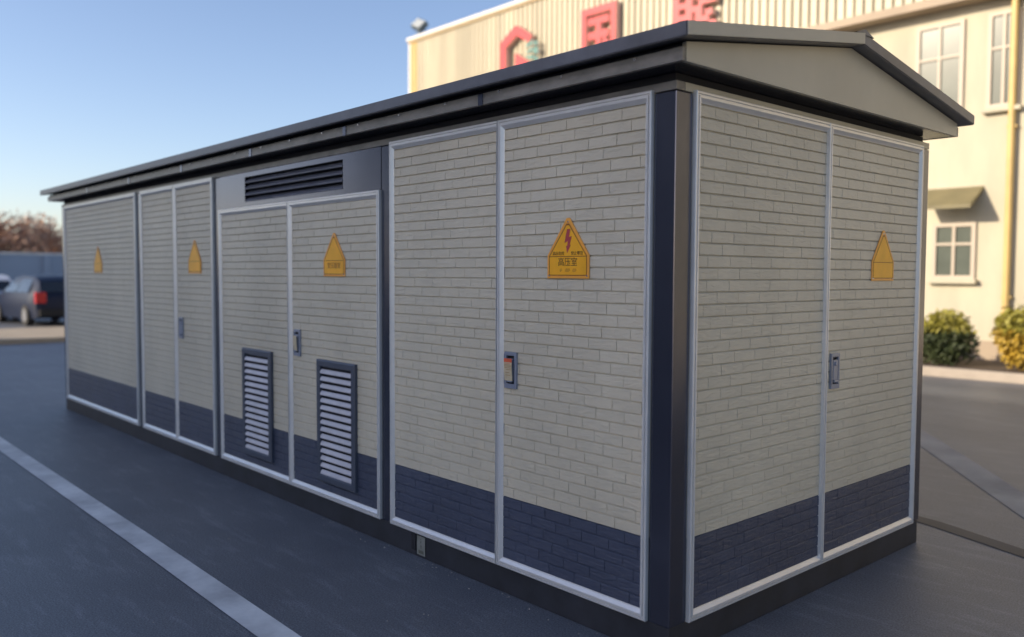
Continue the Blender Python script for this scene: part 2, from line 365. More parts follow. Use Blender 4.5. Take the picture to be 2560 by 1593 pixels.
def frame_mesh(W, H, wl, wr, name='door_frame'):
    prof = [(0, 0), (0, .018), (.003, .021), (.011, .021), (.013, .015), (.017, .015), (.019, .0225), (.028, .0225), (.042, .011), (.046, .009), (.046, 0)]
    b = MB(); n = len(prof); kl, kr = wl/.046, wr/.046
    for sx, sy, cx, cy in ((kl, 1, 0, 0), (-kr, 1, W, 0), (-kr, -1, W, H), (kl, -1, 0, H)):
        for i, w in prof: b.v.append((cx+sx*i, cy+sy*i, w))
    for c in range(4):
        d = (c+1) % 4
        for k in range(n-1):
            b.f.append((c*n+k, d*n+k, d*n+k+1, c*n+k+1)); b.m.append(0)
    return b.mesh(name, M['alu'])
def make_door(kind, u0, u1, z0, H, rs, skip=None, gap=.002, wl=.040, wr=.037):
    """one leaf: backing sheet > frame, bricks"""
    rnd = random.Random(rs)
    u0 += gap; u1 -= gap; W = u1-u0
    mw = face_matrix(kind, u0, z0, off=-.006)
    kd = 6*COURSE+FR
    b = MB()
    b.box((0.001, 0.001, -.02), (W-.001, kd, 0.0), 1); b.box((0.001, kd, -.02), (W-.001, H-.001, 0.0), 0)
    d = obj('door', b.mesh('door', [M['joint'], M['joint_dark']]), T); d.matrix_basis = mw
    obj('door_frame', frame_mesh(W, H, wl, wr), d)
    ul, ur, vt = wl-.003, W-wr+.003, H-FR+.002
    row = 0; v = FR-.0005
    while v < vt-.008:
        h = min(COURSE, vt-v)
        u = ul-BL*((row*.41+rnd.uniform(-.12, .12)) % 1.0)
        while u < ur:
            a, c = max(u, ul), min(u+BL, ur)
            if c-a > .012:
                L = c-a-.0006; Hh = h-JT; loc = Vector(((a+c)/2, v+h/2, rnd.uniform(-.0006, .0006)))
                if not (skip and skip(a, c, v, v+h)):
                    pw = [bproj(mw @ (loc+Vector((dx*L/2, dy*Hh/2, 0)))) for dx, dy in ((-1, -1), (1, -1), (1, 1), (-1, 1))]
                    area = abs(sum(pw[k][0]*pw[(k+1) % 4][1]-pw[(k+1) % 4][0]*pw[k][1] for k in range(4)))/2
                    cand.append((area, d, L, Hh, v < kd-.01, loc))
            u += BL
        v += COURSE; row += 1
    doors.append(d); return d, mw, W
D = {}
sk = lambda vu0, vu1: (lambda a, c, v0, v1: a > vu0+.01 and c < vu1-.01 and v0 > .11 and v1 < .89)
D['1a'] = make_door('front', -1.068, -.115, Z(0), 2.2, 11)
D['1b'] = make_door('front', -2.008, -1.068, Z(0), 2.2, 12, wl=.034, wr=.005)
D['2a'] = make_door('front', -3.230, -2.113, Z(0), 1.938, 13, sk(-2.836+3.230, -2.372+3.230))
D['2b'] = make_door('front', -4.357, -3.230, Z(0), 1.938, 14, sk(-3.944+4.357, -3.480+4.357), wl=.034, wr=.005)
D['3a'] = make_door('front', -5.283, -4.467, Z(0), 2.2, 15)
D['3b'] = make_door('front', -6.108, -5.283, Z(0), 2.2, 16, wl=.034, wr=.005)
D['4a'] = make_door('front', -8.600, -6.222, Z(0), 2.2, 17)
D['5a'] = make_door('right', .114, 1.206, Z(0), 2.2, 18, wr=.005)
D['5b'] = make_door('right', 1.206, 2.298, Z(0), 2.2, 19)
cand.sort(key=lambda c: -c[0])
for area, d, L, Hh, dark, loc in cand[:300]:
    obj('brick', brick_mesh(L, Hh, dark), d, loc=loc)
rest = {}
for c in cand[300:]: rest.setdefault(c[1].name, []).append(c)
for d in doors:
    L_ = rest.get(d.name)
    if not L_: continue
    b = MB(); cb, ct, t = .0012, .0064, .0080
    for area, _, L, Hh, dark, loc in L_:
        l, h = L/2, Hh/2; x, y, z = loc; cc = .0009; i = len(b.v)
        b.v += [(x-l, y-h, z), (x+l, y-h, z), (x+l, y+h, z), (x-l, y+h, z), (x-l+cc, y-h+cb, z+t), (x+l-cc, y-h+cb, z+t), (x+l-cc, y+h-ct, z+t), (x-l+cc, y+h-ct, z+t)]
        for q in ((4, 5, 6, 7), (0, 1, 5, 4), (1, 2, 6, 5), (2, 3, 7, 6), (3, 0, 4, 7)): b.f.append(tuple(i+k for k in q)); b.m.append(1 if dark else 0)
    tag(obj('brick_facing', b.mesh('brick_facing', [M['brick'], M['brick_dark']]), d), kind='stuff')
# narrow end filler beside the far right door, and the dark slit beside the first frame
b = MB(); b.box((-.04, 2.300, Z(-.001)), (-PO, 2.41-.113, Z(2.187)))
# --- latches
def handle(key, u, v, tagged=False):
    d, mw, W = D[key]
    h = MB()
    w_, hh = .085, .178
    outer = [(-w_/2, -hh/2), (w_/2, -hh/2), (w_/2, hh/2), (-w_/2, hh/2)]
    h.box((-w_/2, -hh/2, .007), (w_/2, -hh/2+.022, .020)); h.box((-w_/2, hh/2-.016, .007), (w_/2, hh/2, .020))
    h.box((-w_/2, -hh/2+.022, .007), (-w_/2+.014, hh/2-.016, .020)); h.box((w_/2-.014, -hh/2+.022, .007), (w_/2, hh/2-.016, .020))
    h.box((-w_/2+.012, -hh/2+.02, .006), (w_/2-.012, hh/2-.014, .009), 1)
    me = h.mesh('latch_plate', [M['handle'], M['dark']], .0025)
    obj('latch_plate', me, d, loc=(u, v, 0))
    l = MB(); l.box((-.022, -.050, .010), (.022, .052, .020)); l.box((-.018, -.062, .012), (.018, -.050, .026)); l.cyl((0, .032, .018), (0, .032, .026), .011)
    obj('lever', l.mesh('lever', M['handle'], .002), d, loc=(u, v+.005, 0))
def hz(key, x): # world u -> door local u
    d, mw, W = D[key]; return (mw.inverted() @ (Vector((x, 0, 0)) if key[0] != '5' else Vector((0, x, 0)))).x
handle('1a', hz('1a', -.968), .985); handle('2a', hz('2a', -3.115), .985); handle('3a', hz('3a', -5.150), .985); handle('5b', hz('5b', 1.318), .970)

# --- louvre panel above the second pair of doors
x0, x1, za, zb = -4.357, -2.113, Z(1.941), Z(2.187)
lx0, lx1, lz0, lz1 = -3.912, -2.534, Z(1.972), Z(2.154)
lp = empty('louvre_panel'); lp.parent = T
b = MB()
for (a0, a1, c0, c1) in ((x0, lx0, za, zb), (lx1, x1, za, zb), (lx0, lx1, za, lz0), (lx0, lx1, lz1, zb)):
    b.box((a0, .002, c0), (a1, .02, c1))
me = b.mesh('panel_sheet', M['steel']); obj('panel_sheet', me, lp)
b = MB(); b.box((lx0-.01, .044, lz0-.01), (lx1+.01, .0445, lz1+.01)); obj('louvre_lining', b.mesh('louvre_lining', M['dark']), lp)
ph = (lz1-lz0)/4
s = MB(); L = lx1-lx0-.006
s.v += [(0, .002, 0), (L, .002, 0), (L, .000, .009), (0, .000, .009), (0, .040, ph*.80), (L, .040, ph*.80), (L, .042, ph*.80-.006), (0, .042, ph*.80-.006)]
for q in ((0, 1, 2, 3), (3, 2, 5, 4), (4, 5, 6, 7), (7, 6, 1, 0), (0, 3, 4, 7), (1, 6, 5, 2)): s.f.append(q); s.m.append(0)
sm = s.mesh('slat', M['slat_dark'])
for k in range(4): obj('slat', sm, lp, loc=(lx0+.003, -.002, lz0+k*ph+.001))

# --- ventilation grilles on the second pair of doors
def vent(xc):
    W, H = .464, .79
    g = MB(); w0, w1 = -.002, .026; fr = .044
    mw = face_matrix('front', xc-W/2, Z(.108), 0.0)
    poly_o = [(0, 0), (W, 0), (W, H), (0, H)]; pin = [(fr, fr+.002), (W-fr, fr+.002), (W-fr, H-fr), (fr, H-fr)]
    ring = [[(x, y, w0) for x, y in poly_o], [(x, y, w1-.006) for x, y in poly_o],
            [(x+(.008 if x < W/2 else -.008), y+(.008 if y < H/2 else -.008), w1) for x, y in poly_o],
            [(x-(.006 if x < W/2 else -.006), y-(.006 if y < H/2 else -.006), w1) for x, y in pin],
            [(x, y, w1-.006) for x, y in pin], [(x, y, w0) for x, y in pin]]
    for rr in ring: g.v += rr
    for k in range(5):
        for c in range(4):
            d2 = (c+1) % 4; g.f.append((k*4+c, k*4+d2, (k+1)*4+d2, (k+1)*4+c)); g.m.append(0)
    o = obj('vent_grille', g.mesh('vent_grille', M['vent']), T); o.matrix_basis = mw
    l = MB(); l.box((fr-.002, fr, .0035), (W-fr+.002, H-fr+.002, .0045)); obj('grille_lining', l.mesh('grille_lining', M['dark']), o)
    n = 15; p = (H-2*fr-.002)/n; L = W-2*fr-.004
    s = MB()   # a bowed slat sloping down and outwards
    pr = [(0.0, .0225), (.006, .0235), (.018, .0195), (.027, .0100), (.025, .0075), (.015, .0150), (.004, .0200)]
    k_ = len(pr)
    for x in (0, L): s.v += [(x, y, w) for y, w in pr]
    for a in range(k_):
        c = (a+1) % k_; s.f.append((a, c, k_+c, k_+a)); s.m.append(0)
    s.f.append(tuple(range(k_))[::-1]); s.m.append(0); s.f.append(tuple(range(k_, 2*k_))); s.m.append(0)
    me = s.mesh('slat', M['slat']); 
    bm = bmesh.new(); bm.from_mesh(me); bmesh.ops.recalc_face_normals(bm, faces=bm.faces); bm.to_mesh(me); bm.free()
    for k in range(n): obj('slat', me, o, loc=(fr+.002, fr+.004+k*p, 0))
vent(-2.604); vent(-3.712)

# --- sticker on the plinth with the opening beside it
b = MB(); b.box((-1.812, -.001, Z(-.105)), (-1.772, .003, Z(-.006))); part('plinth_slot', b, M['dark'])
pl = MB(); pl.box((0, 0, 0), (.075, .106, .0015))
po = obj('sticker_plate', pl.mesh('sticker_plate', M['plate']), T); po.matrix_basis = face_matrix('front', -1.764, Z(-.122), -.0055)
po['label'] = 'pale upright sticker with small dark characters'

# ------------------------------------------------------------------ lettering
def text_mesh(txt, size, m, name, depth=.0):
    cu_ = bpy.data.curves.new('lettering', 'FONT'); cu_.body = txt; cu_.size = size; cu_.extrude = depth
    cu_.align_x = 'CENTER'; cu_.align_y = 'CENTER'; cu_.resolution_u = 2
    o = bpy.data.objects.new('lettering_source', cu_); COL.objects.link(o)
    dg = bpy.context.evaluated_depsgraph_get(); dg.update()
    me = bpy.data.meshes.new_from_object(o.evaluated_get(dg)); bpy.data.objects.remove(o)
    me.name = name; me.materials.clear(); me.materials.append(m); return me
m_ = MB()
for k, (u, v, w_, h_) in enumerate(((.036, .088, .006, .006), (.036, .074, .009, .007), (.036, .064, .005, .004), (.037, .052, .010, .006), (.037, .046, .012, .0025), (.037, .040, .010, .004))):
    m_.box((u-w_/2, v-h_/2, .0016), (u+w_/2, v+h_/2, .0022))
m_.box((.008, .030, .0016), (.067, .0308, .0022)); m_.box((.014, .008, .0016), (.062, .026, .0019))
obj('printed_mark', m_.mesh('printed_mark', M['ink_grey']), po)

def warning_sign(kind, u, z, label, level):
    s = empty('warning_sign', mw=face_matrix(kind, u, Z(z), .0035), label=label, cat='sign', group='triangular warning signs on the substation doors')
    def tri(i):   # house-shaped plate outline, inset i
        return [(-.131+i, 0+i), (.131-i, 0+i), (.131-i, .104-i*.25), (.010-i*.12, .272-i*2.0), (-.010+i*.12, .272-i*2.0), (-.131+i, .104-i*.25)]
    p = MB(); p.prism(tri(0), 0, .004); obj('plate', p.mesh('plate', M['sign_rim'], .0012), s)
    q = MB(); q.prism(tri(.013), .0042, .0050); obj('sign_face', q.mesh('sign_face', M['sign']), s)
    # printed border: thin brown line round the face and across it
    l = MB(); o_ = tri(.013); i_ = tri(.0165); n = len(o_)
    for k in range(n):
        k2 = (k+1) % n; l.face([(*o_[k], .0056), (*o_[k2], .0056), (*i_[k2], .0056), (*i_[k], .0056)])
    l.box((-.1145, .0975, .0051), (.1145, .1005, .0057))
    obj('border_line', l.mesh('border_line', M['sign_line']), s)
    for x, y in ((0, .254), (-.118, .012), (.118, .012)):
        r_ = MB(); r_.cyl((x, y, .004), (x, y, .0072), .0045, .003, 10); obj('rivet', r_.mesh('rivet', M['rivet']), s)
    if level == 1:
        bl = MB(); bolt = [(-.004, .222), (.016, .222), (.008, .186), (.025, .190), (.012, .150), (.019, .150), (-.004, .114), (-.010, .148), (-.003, .146), (.001, .168), (-.020, .160)]
        bl.prism(bolt, .0051, .0057); obj('lightning_bolt', bl.mesh('lightning_bolt', M['bolt_red']), s)
        obj('lettering', text_mesh('高压室', .041, M['ink'], 'lettering', .0003), s, loc=(0, .072, .0056))
        obj('lettering', text_mesh('高压危险', .0185, M['ink'], 'lettering', .0003), s, loc=(-.058, .112, .0056))
        obj('lettering', text_mesh('禁止攀登', .0185, M['ink'], 'lettering', .0003), s, loc=(.058, .112, .0056))
        f = MB()
        for x, w_ in ((-.042, .016), (0, .030), (.042, .026)):
            f.box((x-w_/2, .036, .0051), (x+w_/2, .0385, .0056)); f.box((x-w_/2+.004, .0415, .0051), (x+w_/2-.002, .0435, .0056)); f.box((x-w_/2+.002, .0305, .0051), (x+w_/2-.006, .0325, .0056))
        obj('small_print', f.mesh('small_print', M['ink_faint']), s)
    elif level == 2:
        obj('lettering', text_mesh('变压器室', .040, M['ink_faint'], 'lettering', .0003), s, loc=(0, .066, .0056))
    return s
warning_sign('front', -.588, 1.434, 'amber warning sign with red lightning bolt on the tall door beside the corner post', 1)
warning_sign('front', -2.631, 1.433, 'amber warning sign above the right vent grille, below the wide louvre', 2)
warning_sign('front', -4.846, 1.446, 'plain amber warning sign on the narrow door left of the louvred pair', 0)
warning_sign('front', -7.383, 1.446, 'farthest amber warning sign, near the left end of the substation', 0)
warning_sign('right', 1.829, 1.425, 'amber warning sign on the right-hand gable end, above and right of its latch', 0)

def paper_tag(x, z, w, h, label, printed):
    s = empty('paper_tag', mw=face_matrix('front', x, Z(z), .016), label=label, cat='paper tag', group='paper tags hung on the door latches')
    b = MB(); n = 6
    for k in range(n):      # slightly curled sheet with thickness
        v0, v1 = h*k/n, h*(k+1)/n
        w0, w1 = .004+.006*math.sin(k/n*2.2), .004+.006*math.sin((k+1)/n*2.2)
        i = len(b.v)
        b.v += [(0, v0, w0), (w, v0, w0+.001), (w, v1, w1+.001), (0, v1, w1), (0, v0, w0-.0008), (w, v0, w0+.0002), (w, v1, w1+.0002), (0, v1, w1-.0008)]
        for q in ((0, 1, 2, 3), (7, 6, 5, 4), (0, 4, 5, 1), (1, 5, 6, 2), (2, 6, 7, 3), (3, 7, 4, 0)): b.f.append(tuple(i+j for j in q)); b.m.append(1 if (printed and k == 5) else 0)
    obj('sheet', b.mesh('sheet', [M['paper'], M['paper_red']]), s)
    if printed:
        t = MB()
        for v, a, c, mi in ((.78, .1, .8, 1), (.71, .1, .95, 0), (.65, .1, .95, 0), (.58, .15, .95, 0), (.50, .3, .9, 0), (.36, .2, .7, 0), (.24, .2, .8, 0)):
            kk = v; wv = .0055+.006*math.sin(kk*2.2)
            t.box((w*a, h*v, wv), (w*c, h*v+.0016, wv+.0006), mi)
        obj('printed_line', t.mesh('printed_line', [M['ink_faint'], M['paper_red']]), s)
paper_tag(-1.000, .935, .058, .108, 'paper tag with a red heading hung on the latch of the door nearest the corner', True)
paper_tag(-3.140, .935, .046, .098, 'plain beige paper tag hung on the latch of the louvred pair of doors', False)

# ------------------------------------------------------------------ factory behind
FY = 14.0; FX0, FX1 = -21.6, 30.0
F = empty('factory_building', (FX0, FY, 0), 'sunlit cream factory with a corrugated metal parapet rising behind the substation roof', 'building')
def fpart(name, b, m, bevel=0.0, parent=None):
    me = b.mesh(name, m, bevel); o = obj(name, me, parent or F)
    if parent is None: o.location = (-FX0, -FY, 0)
    return o
b = MB(); b.box((FX0+.02, FY+.12, 0), (FX1, FY+16, 9.25)); fpart('core_wall', b, M['render'])
b = MB(); b.box((9.0, 5.0, 0), (FX1, FY-.45, 6.2)); b.box((8.9, 4.9, 6.202), (FX1+.1, FY-.44, 6.4)); fpart('bounce_wing', b, M['render'])  # unseen wing, added for warm bounce and reflection on the substation's right side
# corrugated parapet: 0.4 m sheets with two raised trapezoid ribs each, sharing one mesh
zp0, zp1 = 6.62, 9.22
c = MB(); prof = []
for k in range(2):
    x = k*.196; prof += [(x, 0), (x+.135, 0), (x+.142, .06), (x+.188, .06), (x+.196, 0)]
for (xa, ya), (xb, yb) in zip(prof[:-1], prof[1:]):
    if xb-xa < 1e-6: continue
    c.face([(xa, ya, zp0), (xb, yb, zp0), (xb, yb, zp1), (xa, ya, zp1)])
cm = c.mesh('cladding_panel', M['clad'])
nP = int((FX1-FX0)/.392)
for k in range(nP):
    o = obj('cladding_panel', cm, F, loc=(.06+k*.392, 0.001*(k % 2), 0))
b = MB(); b.box((FX0-.03, FY-.03, 0), (FX0+.055, FY+.10, 9.24)); fpart('corner_flashing', b, M['cap'], .004)
b = MB(); b.box((FX0+.075, FY-.012, 6.62), (FX0+.21, FY-.004, 9.215)); b.box((FX0+.26, FY-.012, 6.62), (FX0+.40, FY-.004, 9.215)); fpart('ochre_flashing', b, M['clad_warm'])
# cap in lengths with small upstands at the joins
for k in range(13):
    xa = FX0-.06+k*4.0; b = MB(); b.box((xa, FY-.10, 9.27), (xa+3.985, FY+.25, 9.36)); fpart('parapet_cap', b, M['cap'], .006)
    if k: 
        b = MB(); b.box((xa-.03, FY-.112, 9.262), (xa+.03, FY+.26, 9.375)); fpart('cap_joint', b, M['cap'], .004)
b = MB(); b.box((FX0-.04, FY-.06, 9.20), (FX1, FY+.1, 9.268)); fpart('cap_flashing', b, M['cap_under'])
# lower storey of cream render, tan cornice
b = MB(); b.box((FX0, FY-.02, 0), (FX1, FY+.118, 6.50)); 
fpart('rendered_wall', b, M['render'])
b = MB(); b.box((FX0-.02, FY-.42, 6.50), (FX1, FY+.1, 6.66)); fpart('cornice', b, M['trim_far'], .01)
def far_window(xc, z0, w, h, mull=2, sill=True):
    wd = empty('window', (xc-FX0, -.02, z0)); wd.parent = F
    g = MB(); g.box((-w/2, -.012, 0), (w/2, -.004, h)); obj('pane', g.mesh('pane', M['glass_far']), wd)
    f = MB(); t = .07
    f.box((-w/2-t, -.05, -t), (w/2+t, .0, 0)); f.box((-w/2-t, -.05, h), (w/2+t, 0, h+t)); f.box((-w/2-t, -.05, 0), (-w/2, 0, h)); f.box((w/2, -.05, 0), (w/2+t, 0, h))
    for k in range(1, mull): x = -w/2+w*k/mull; f.box((x-.025, -.045, 0), (x+.025, -.002, h))
    f.box((-w/2, -.043, h*.62), (w/2, -.003, h*.62+.045))
    obj('window_frame', f.mesh('window_frame', M['frame_far']), wd)
    if sill:
        s = MB(); s.box((-w/2-.12, -.14, -t-.08), (w/2+.12, 0, -t-.002)); obj('sill', s.mesh('sill', M['render'], .008), wd)
for x in (-9.6, -6.7, -4.58, -3.48, -1.0, 1.8, 4.6, 7.4, 10.2, 13.0, 15.8): far_window(x, 4.65, .72 if x != -3.48 else .40, 1.55)
for x in (-4.23, -1.4, 1.8, 4.6, 7.4, 10.2): far_window(x, 1.60, .62, .90)
# awning over the low window
a = MB(); ax0, ax1 = -4.75, -3.75
a.v += [(ax0, FY-.02, 3.22), (ax1, FY-.02, 3.22), (ax1, FY-.62, 2.86), (ax0, FY-.62, 2.86), (ax0, FY-.02, 3.16), (ax1, FY-.02, 3.16), (ax1, FY-.62, 2.80), (ax0, FY-.62, 2.80)]
for q in ((0, 3, 2, 1), (4, 5, 6, 7), (3, 7, 6, 2), (0, 4, 7, 3), (1, 2, 6, 5), (0, 1, 5, 4)): a.f.append(q); a.m.append(0)
fpart('awning', a, M['awning'])
b = MB(); b.box((FX0, FY-.05, .0), (FX1, FY-.022, .42)); fpart('wall_base', b, M['trim_far'])
b = MB(); b.cyl((-3.30, FY-.12, .0), (-3.30, FY-.12, 6.45), .06); b.box((-3.38, FY-.13, 1.2), (-3.22, FY-.02, 1.24)); b.box((-3.38, FY-.13, 4.2), (-3.22, FY-.02, 4.24)); fpart('downpipe', b, M['clad_warm'])

# ------------------------------------------------------------------ roof sign: emblem and characters
def front_prism(polys, name, mats, parent=None, depth=.16, y=FY-.20):
    """polygons in world (x, z), extruded towards -Y"""
    b = MB()
    for i, (poly, mi) in enumerate(polys): b.prism(poly, 0, depth-.002*i, mi, len(mats)-1)
    o = obj(name, b.mesh(name, mats), parent)
    o.matrix_basis = Matrix(((1, 0, 0, 0), (0, 0, -1, y+depth), (0, 1, 0, 0), (0, 0, 0, 1)))
    return o
E_ = empty('emblem_sign', (0, 0, 0), 'red open hexagon emblem with teal rays, leftmost on the cream parapet', 'emblem')
hexo = [(-16.83, 7.05), (-16.83, 8.25), (-16.22, 8.62), (-16.08, 8.60), (-15.50, 8.22), (-15.66, 8.06), (-16.13, 8.34), (-16.59, 8.08), (-16.59, 7.20), (-16.15, 6.98), (-15.62, 7.28), (-15.62, 7.52), (-16.19, 7.86), (-16.19, 7.50), (-15.86, 7.34), (-16.14, 7.20), (-16.40, 7.34), (-16.40, 7.05), (-16.15, 6.72)]
hexo = [(-16.83, 7.05), (-16.83, 8.25), (-16.22, 8.62), (-16.08, 8.60), (-15.50, 8.22), (-15.66, 8.06), (-16.13, 8.34), (-16.59, 8.08), (-16.59, 7.18), (-16.14, 6.92), (-15.60, 7.20), (-15.36, 7.06), (-16.14, 6.68)]
front_prism([(hexo, 0)], 'hexagon', [M['red'], M['red_side']], E_)
front_prism([([(-16.19, 7.86), (-16.19, 7.42), (-15.62, 7.30), (-15.60, 7.50)], 0)], 'wedge', [M['red'], M['red_side']], E_)
for pts in ([(-15.74, 7.98), (-15.50, 8.10), (-15.46, 7.98), (-15.74, 7.92)], [(-15.72, 7.80), (-15.48, 7.90), (-15.46, 7.78), (-15.72, 7.76)],
            [(-15.40, 8.06), (-15.28, 8.02), (-15.28, 7.92), (-15.40, 7.94)], [(-15.42, 7.88), (-15.26, 7.86), (-15.26, 7.68), (-15.42, 7.70)],
            [(-15.72, 7.70), (-15.42, 7.66), (-15.40, 7.56), (-15.68, 7.62)], [(-15.38, 7.62), (-15.26, 7.60), (-15.26, 7.42), (-15.36, 7.44)]):
    front_prism([(pts, 0)], 'ray', [M['teal'], M['cap']], E_, .10)
def glyph(rows, x0, x1, z0, z1, name, label):
    g = empty(name, (0, 0, 0), label, 'sign character', 'red characters on the factory parapet')
    nr, nc = len(rows), len(rows[0]); dx, dz = (x1-x0)/nc, (z1-z0)/nr
    on = lambda r, c: 0 <= r < nr and 0 <= c < nc and rows[r][c] == '#'
    b = MB(); ya, yb = FY-.20, FY-.04
    for r in range(nr):
        for c in range(nc):
            if not on(r, c): continue
            xa, xb = x0+c*dx, x0+(c+1)*dx; zb, za_ = z1-r*dz, z1-(r+1)*dz
            b.face([(xa, ya, za_), (xb, ya, za_), (xb, ya, zb), (xa, ya, zb)], 0)
            if not on(r, c-1): b.face([(xa, yb, za_), (xa, ya, za_), (xa, ya, zb), (xa, yb, zb)], 1)
            if not on(r, c+1): b.face([(xb, ya, za_), (xb, yb, za_), (xb, yb, zb), (xb, ya, zb)], 1)
            if not on(r-1, c): b.face([(xa, ya, zb), (xb, ya, zb), (xb, yb, zb), (xa, yb, zb)], 1)
            if not on(r+1, c): b.face([(xa, yb, za_), (xb, yb, za_), (xb, ya, za_), (xa, ya, za_)], 1)
    obj('letter_face', b.mesh('letter_face', [M['red'], M['red_side']]), g)
    return g
GUO = ['##############',
       '##############',
       '##..........##',
       '##.########.##',
       '##.########.##',
       '##....##....##',
       '##....##....##',
       '##.########.##',
       '##.########.##',
       '##....##.#..##',
       '##....##.##.##',
       '##....##....##',
       '##.########.##',
       '##.########.##',
       '##############',
       '##############']
glyph(GUO, -13.62, -12.42, 7.02, 8.47, 'sign_character', 'red boxed sign character in the middle of the cream parapet')
UNK = ['...###......##',
       '..###..##.##..',
       '.######.####..',
       '.##..##.##..##',
       '.######..#####',
       '.##..#####....',
       '.######.##.##.',
       '.##..##.####..',
       '.##..##.##..##',
       '.##.###..#####']
glyph(UNK, -10.75, -9.45, 7.10, 8.47, 'sign_character', 'rightmost red sign character, half cut off by the top of the photo')

# floodlight on the parapet corner
fl = empty('floodlight', (-21.05, FY+.05, 9.36), 'grey floodlight tilted upward on the left corner of the factory parapet', 'floodlight')
b = MB(); b.box((-.03, -.03, 0), (.03, .03, .14)); b.box((-.26, -.03, .13), (.26, .03, .16)); obj('bracket', b.mesh('bracket', M['lamp_body']), fl)
b = MB(); b.box((-.26, -.09, -.19), (.26, .09, .19)); o = obj('lamp_housing', b.mesh('lamp_housing', M['lamp_body'], .03), fl, loc=(0, -.05, .33)); o.rotation_euler = (R(-38), R(24), 0)
b = MB(); b.box((-.22, -.100, -.15), (.22, -.092, .15)); o = obj('lens', b.mesh('lens', M['lamp_glass']), fl, loc=(0, -.05, .33)); o.rotation_euler = (R(-38), R(24), 0)

# ------------------------------------------------------------------ planting in front of the factory
def leaves(n, fn, size, seed):
    rnd = random.Random(seed); b = MB()
    for _ in range(n):
        p, mi = fn(rnd); a = Vector((rnd.gauss(0, 1), rnd.gauss(0, 1), rnd.gauss(0, 1))).normalized(); t = a.orthogonal().normalized(); c = a.cross(t)
        s = size*rnd.uniform(.6, 1.3)
        b.face([p-t*s, p-c*s*.5, p+t*s, p+c*s*.5], mi)
    return b
b = MB(); b.prism([(-9, 11.35), (12, 11.35), (12, 13.5), (-9, 13.5)], 0.0, .12); tag(obj('planting_bed', b.mesh('planting_bed', M['soil'])), kind='structure')
b = MB(); b.prism([(-9.1, 11.22), (12, 11.22), (12, 11.345), (-9.1, 11.345)], 0.0, .15); tag(obj('kerb', b.mesh('kerb', M['kerb'], .01)), kind='structure')
def shrub(x, y, rx, ry, h, mats, label, seed, ytop=.66, group='shrubs along the factory wall'):
    s = empty('shrub', (x, y, .12), label, 'shrub', group)
    lumps = [(random.Random(seed+i).uniform(-.5, .5)*rx, random.Random(seed*3+i).uniform(-.4, .4)*ry, random.Random(seed*5+i).uniform(.35, .7)*h, random.Random(seed*7+i).uniform(.38, .6)) for i in range(9)]
    def fn(r):
        L = r.choice(lumps); v = Vector((r.gauss(0, 1), r.gauss(0, 1), r.gauss(0, 1))).normalized()*(r.random()**.35)*L[3]
        p = Vector((L[0]+v.x*rx, L[1]+v.y*ry, max(.05, L[2]+v.z*h*.75))); p.z = min(p.z, h*1.02+r.uniform(-.12, .05)); p += Vector((r.gauss(0, .03), r.gauss(0, .03), r.gauss(0, .02)))
        return p, (1 if p.z > h*ytop-r.uniform(0, .15) else 0)
    b = leaves(5200, fn, .045, seed); obj('foliage', b.mesh('foliage', mats), s)
    st = MB(); rr = random.Random(seed)
    for k in range(6): st.cyl((rr.uniform(-.1, .1), rr.uniform(-.1, .1), -.05), (rr.uniform(-.4, .4)*rx, rr.uniform(-.3, .3)*ry, h*.7), .02, .008, 6)
    obj('stem', st.mesh('stem', M['bark']), s)
shrub(-4.9, 12.2, .70, .55, .98, [M['leaf_g'], M['leaf_yg']], 'dark hedge shrub with yellow-green top, partly hidden by the substation corner', 31)
shrub(-3.62, 12.1, .78, .55, .98, [M['leaf_g'], M['leaf_yg']], 'low dark shrub just right of the substation, before the low window', 32)
shrub(-2.40, 12.0, .62, .5, 1.02, [M['leaf_y'], M['leaf_yg']], 'golden yellow shrub at the right edge, beside the ochre downpipe', 33)
shrub(-1.2, 12.2, .6, .5, .8, [M['leaf_y'], M['leaf_yg']], 'golden shrub beyond the right edge, along the factory wall', 34)

# ------------------------------------------------------------------ far left: wall, trees, cars
fwall = empty('boundary_wall', (-60, 0, 0), 'long blue-grey boundary wall far behind the parked cars', 'wall')
b = MB(); b.box((-.15, -30, 0), (.15, 60, 2.7)); obj('wall_panel', b.mesh('wall_panel', M['far_wall']), fwall)
b = MB(); b.box((-.22, -30, 2.702), (.22, 60, 2.82)); obj('coping', b.mesh('coping', M['cap'], .02), fwall)
b = MB()
for k in range(16): b.box((.152, -30+k*6, 0), (.30, -29.6+k*6, 2.65))
for k in range(16):
    q = MB(); q.box((.152, -.2, 0), (.30, .2, 2.65))
    if k == 0: pm = q.mesh('pier', M['far_wall'])
    obj('pier', pm, fwall, loc=(0, -29.8+k*6, 0))
def tree(x, y, h, r, seed, label):
    t = empty('tree', (x, y, 0), label, 'tree', 'russet autumn trees behind the boundary wall')
    rnd = random.Random(seed); tk = MB(); tk.cyl((0, 0, 0), (.1, 0, h*.45), .16, .10, 8)
    tips = []
    for k in range(9):
        a = rnd.uniform(0, 6.28); q = Vector((math.cos(a)*r*rnd.uniform(.4, .8), math.sin(a)*r*rnd.uniform(.4, .8), h*rnd.uniform(.55, .88)))
        tk.cyl((.1, 0, h*rnd.uniform(.3, .45)), q, .06, .02, 6); tips.append(q)
    tips.append(Vector((0, 0, h*.85)))
    obj('trunk', tk.mesh('trunk', M['bark']), t)
    def fn(rr):
        q = rr.choice(tips); v = Vector((rr.gauss(0, 1), rr.gauss(0, 1), rr.gauss(0, .8)))*r*.24; return q+v, 0
    obj('crown', leaves(4200, fn, .16, seed).mesh('crown', M['leaf_b']), t)
tree(-72, 9.5, 5.0, 2.6, 1, 'leftmost russet tree, cut by the left edge of the photo')
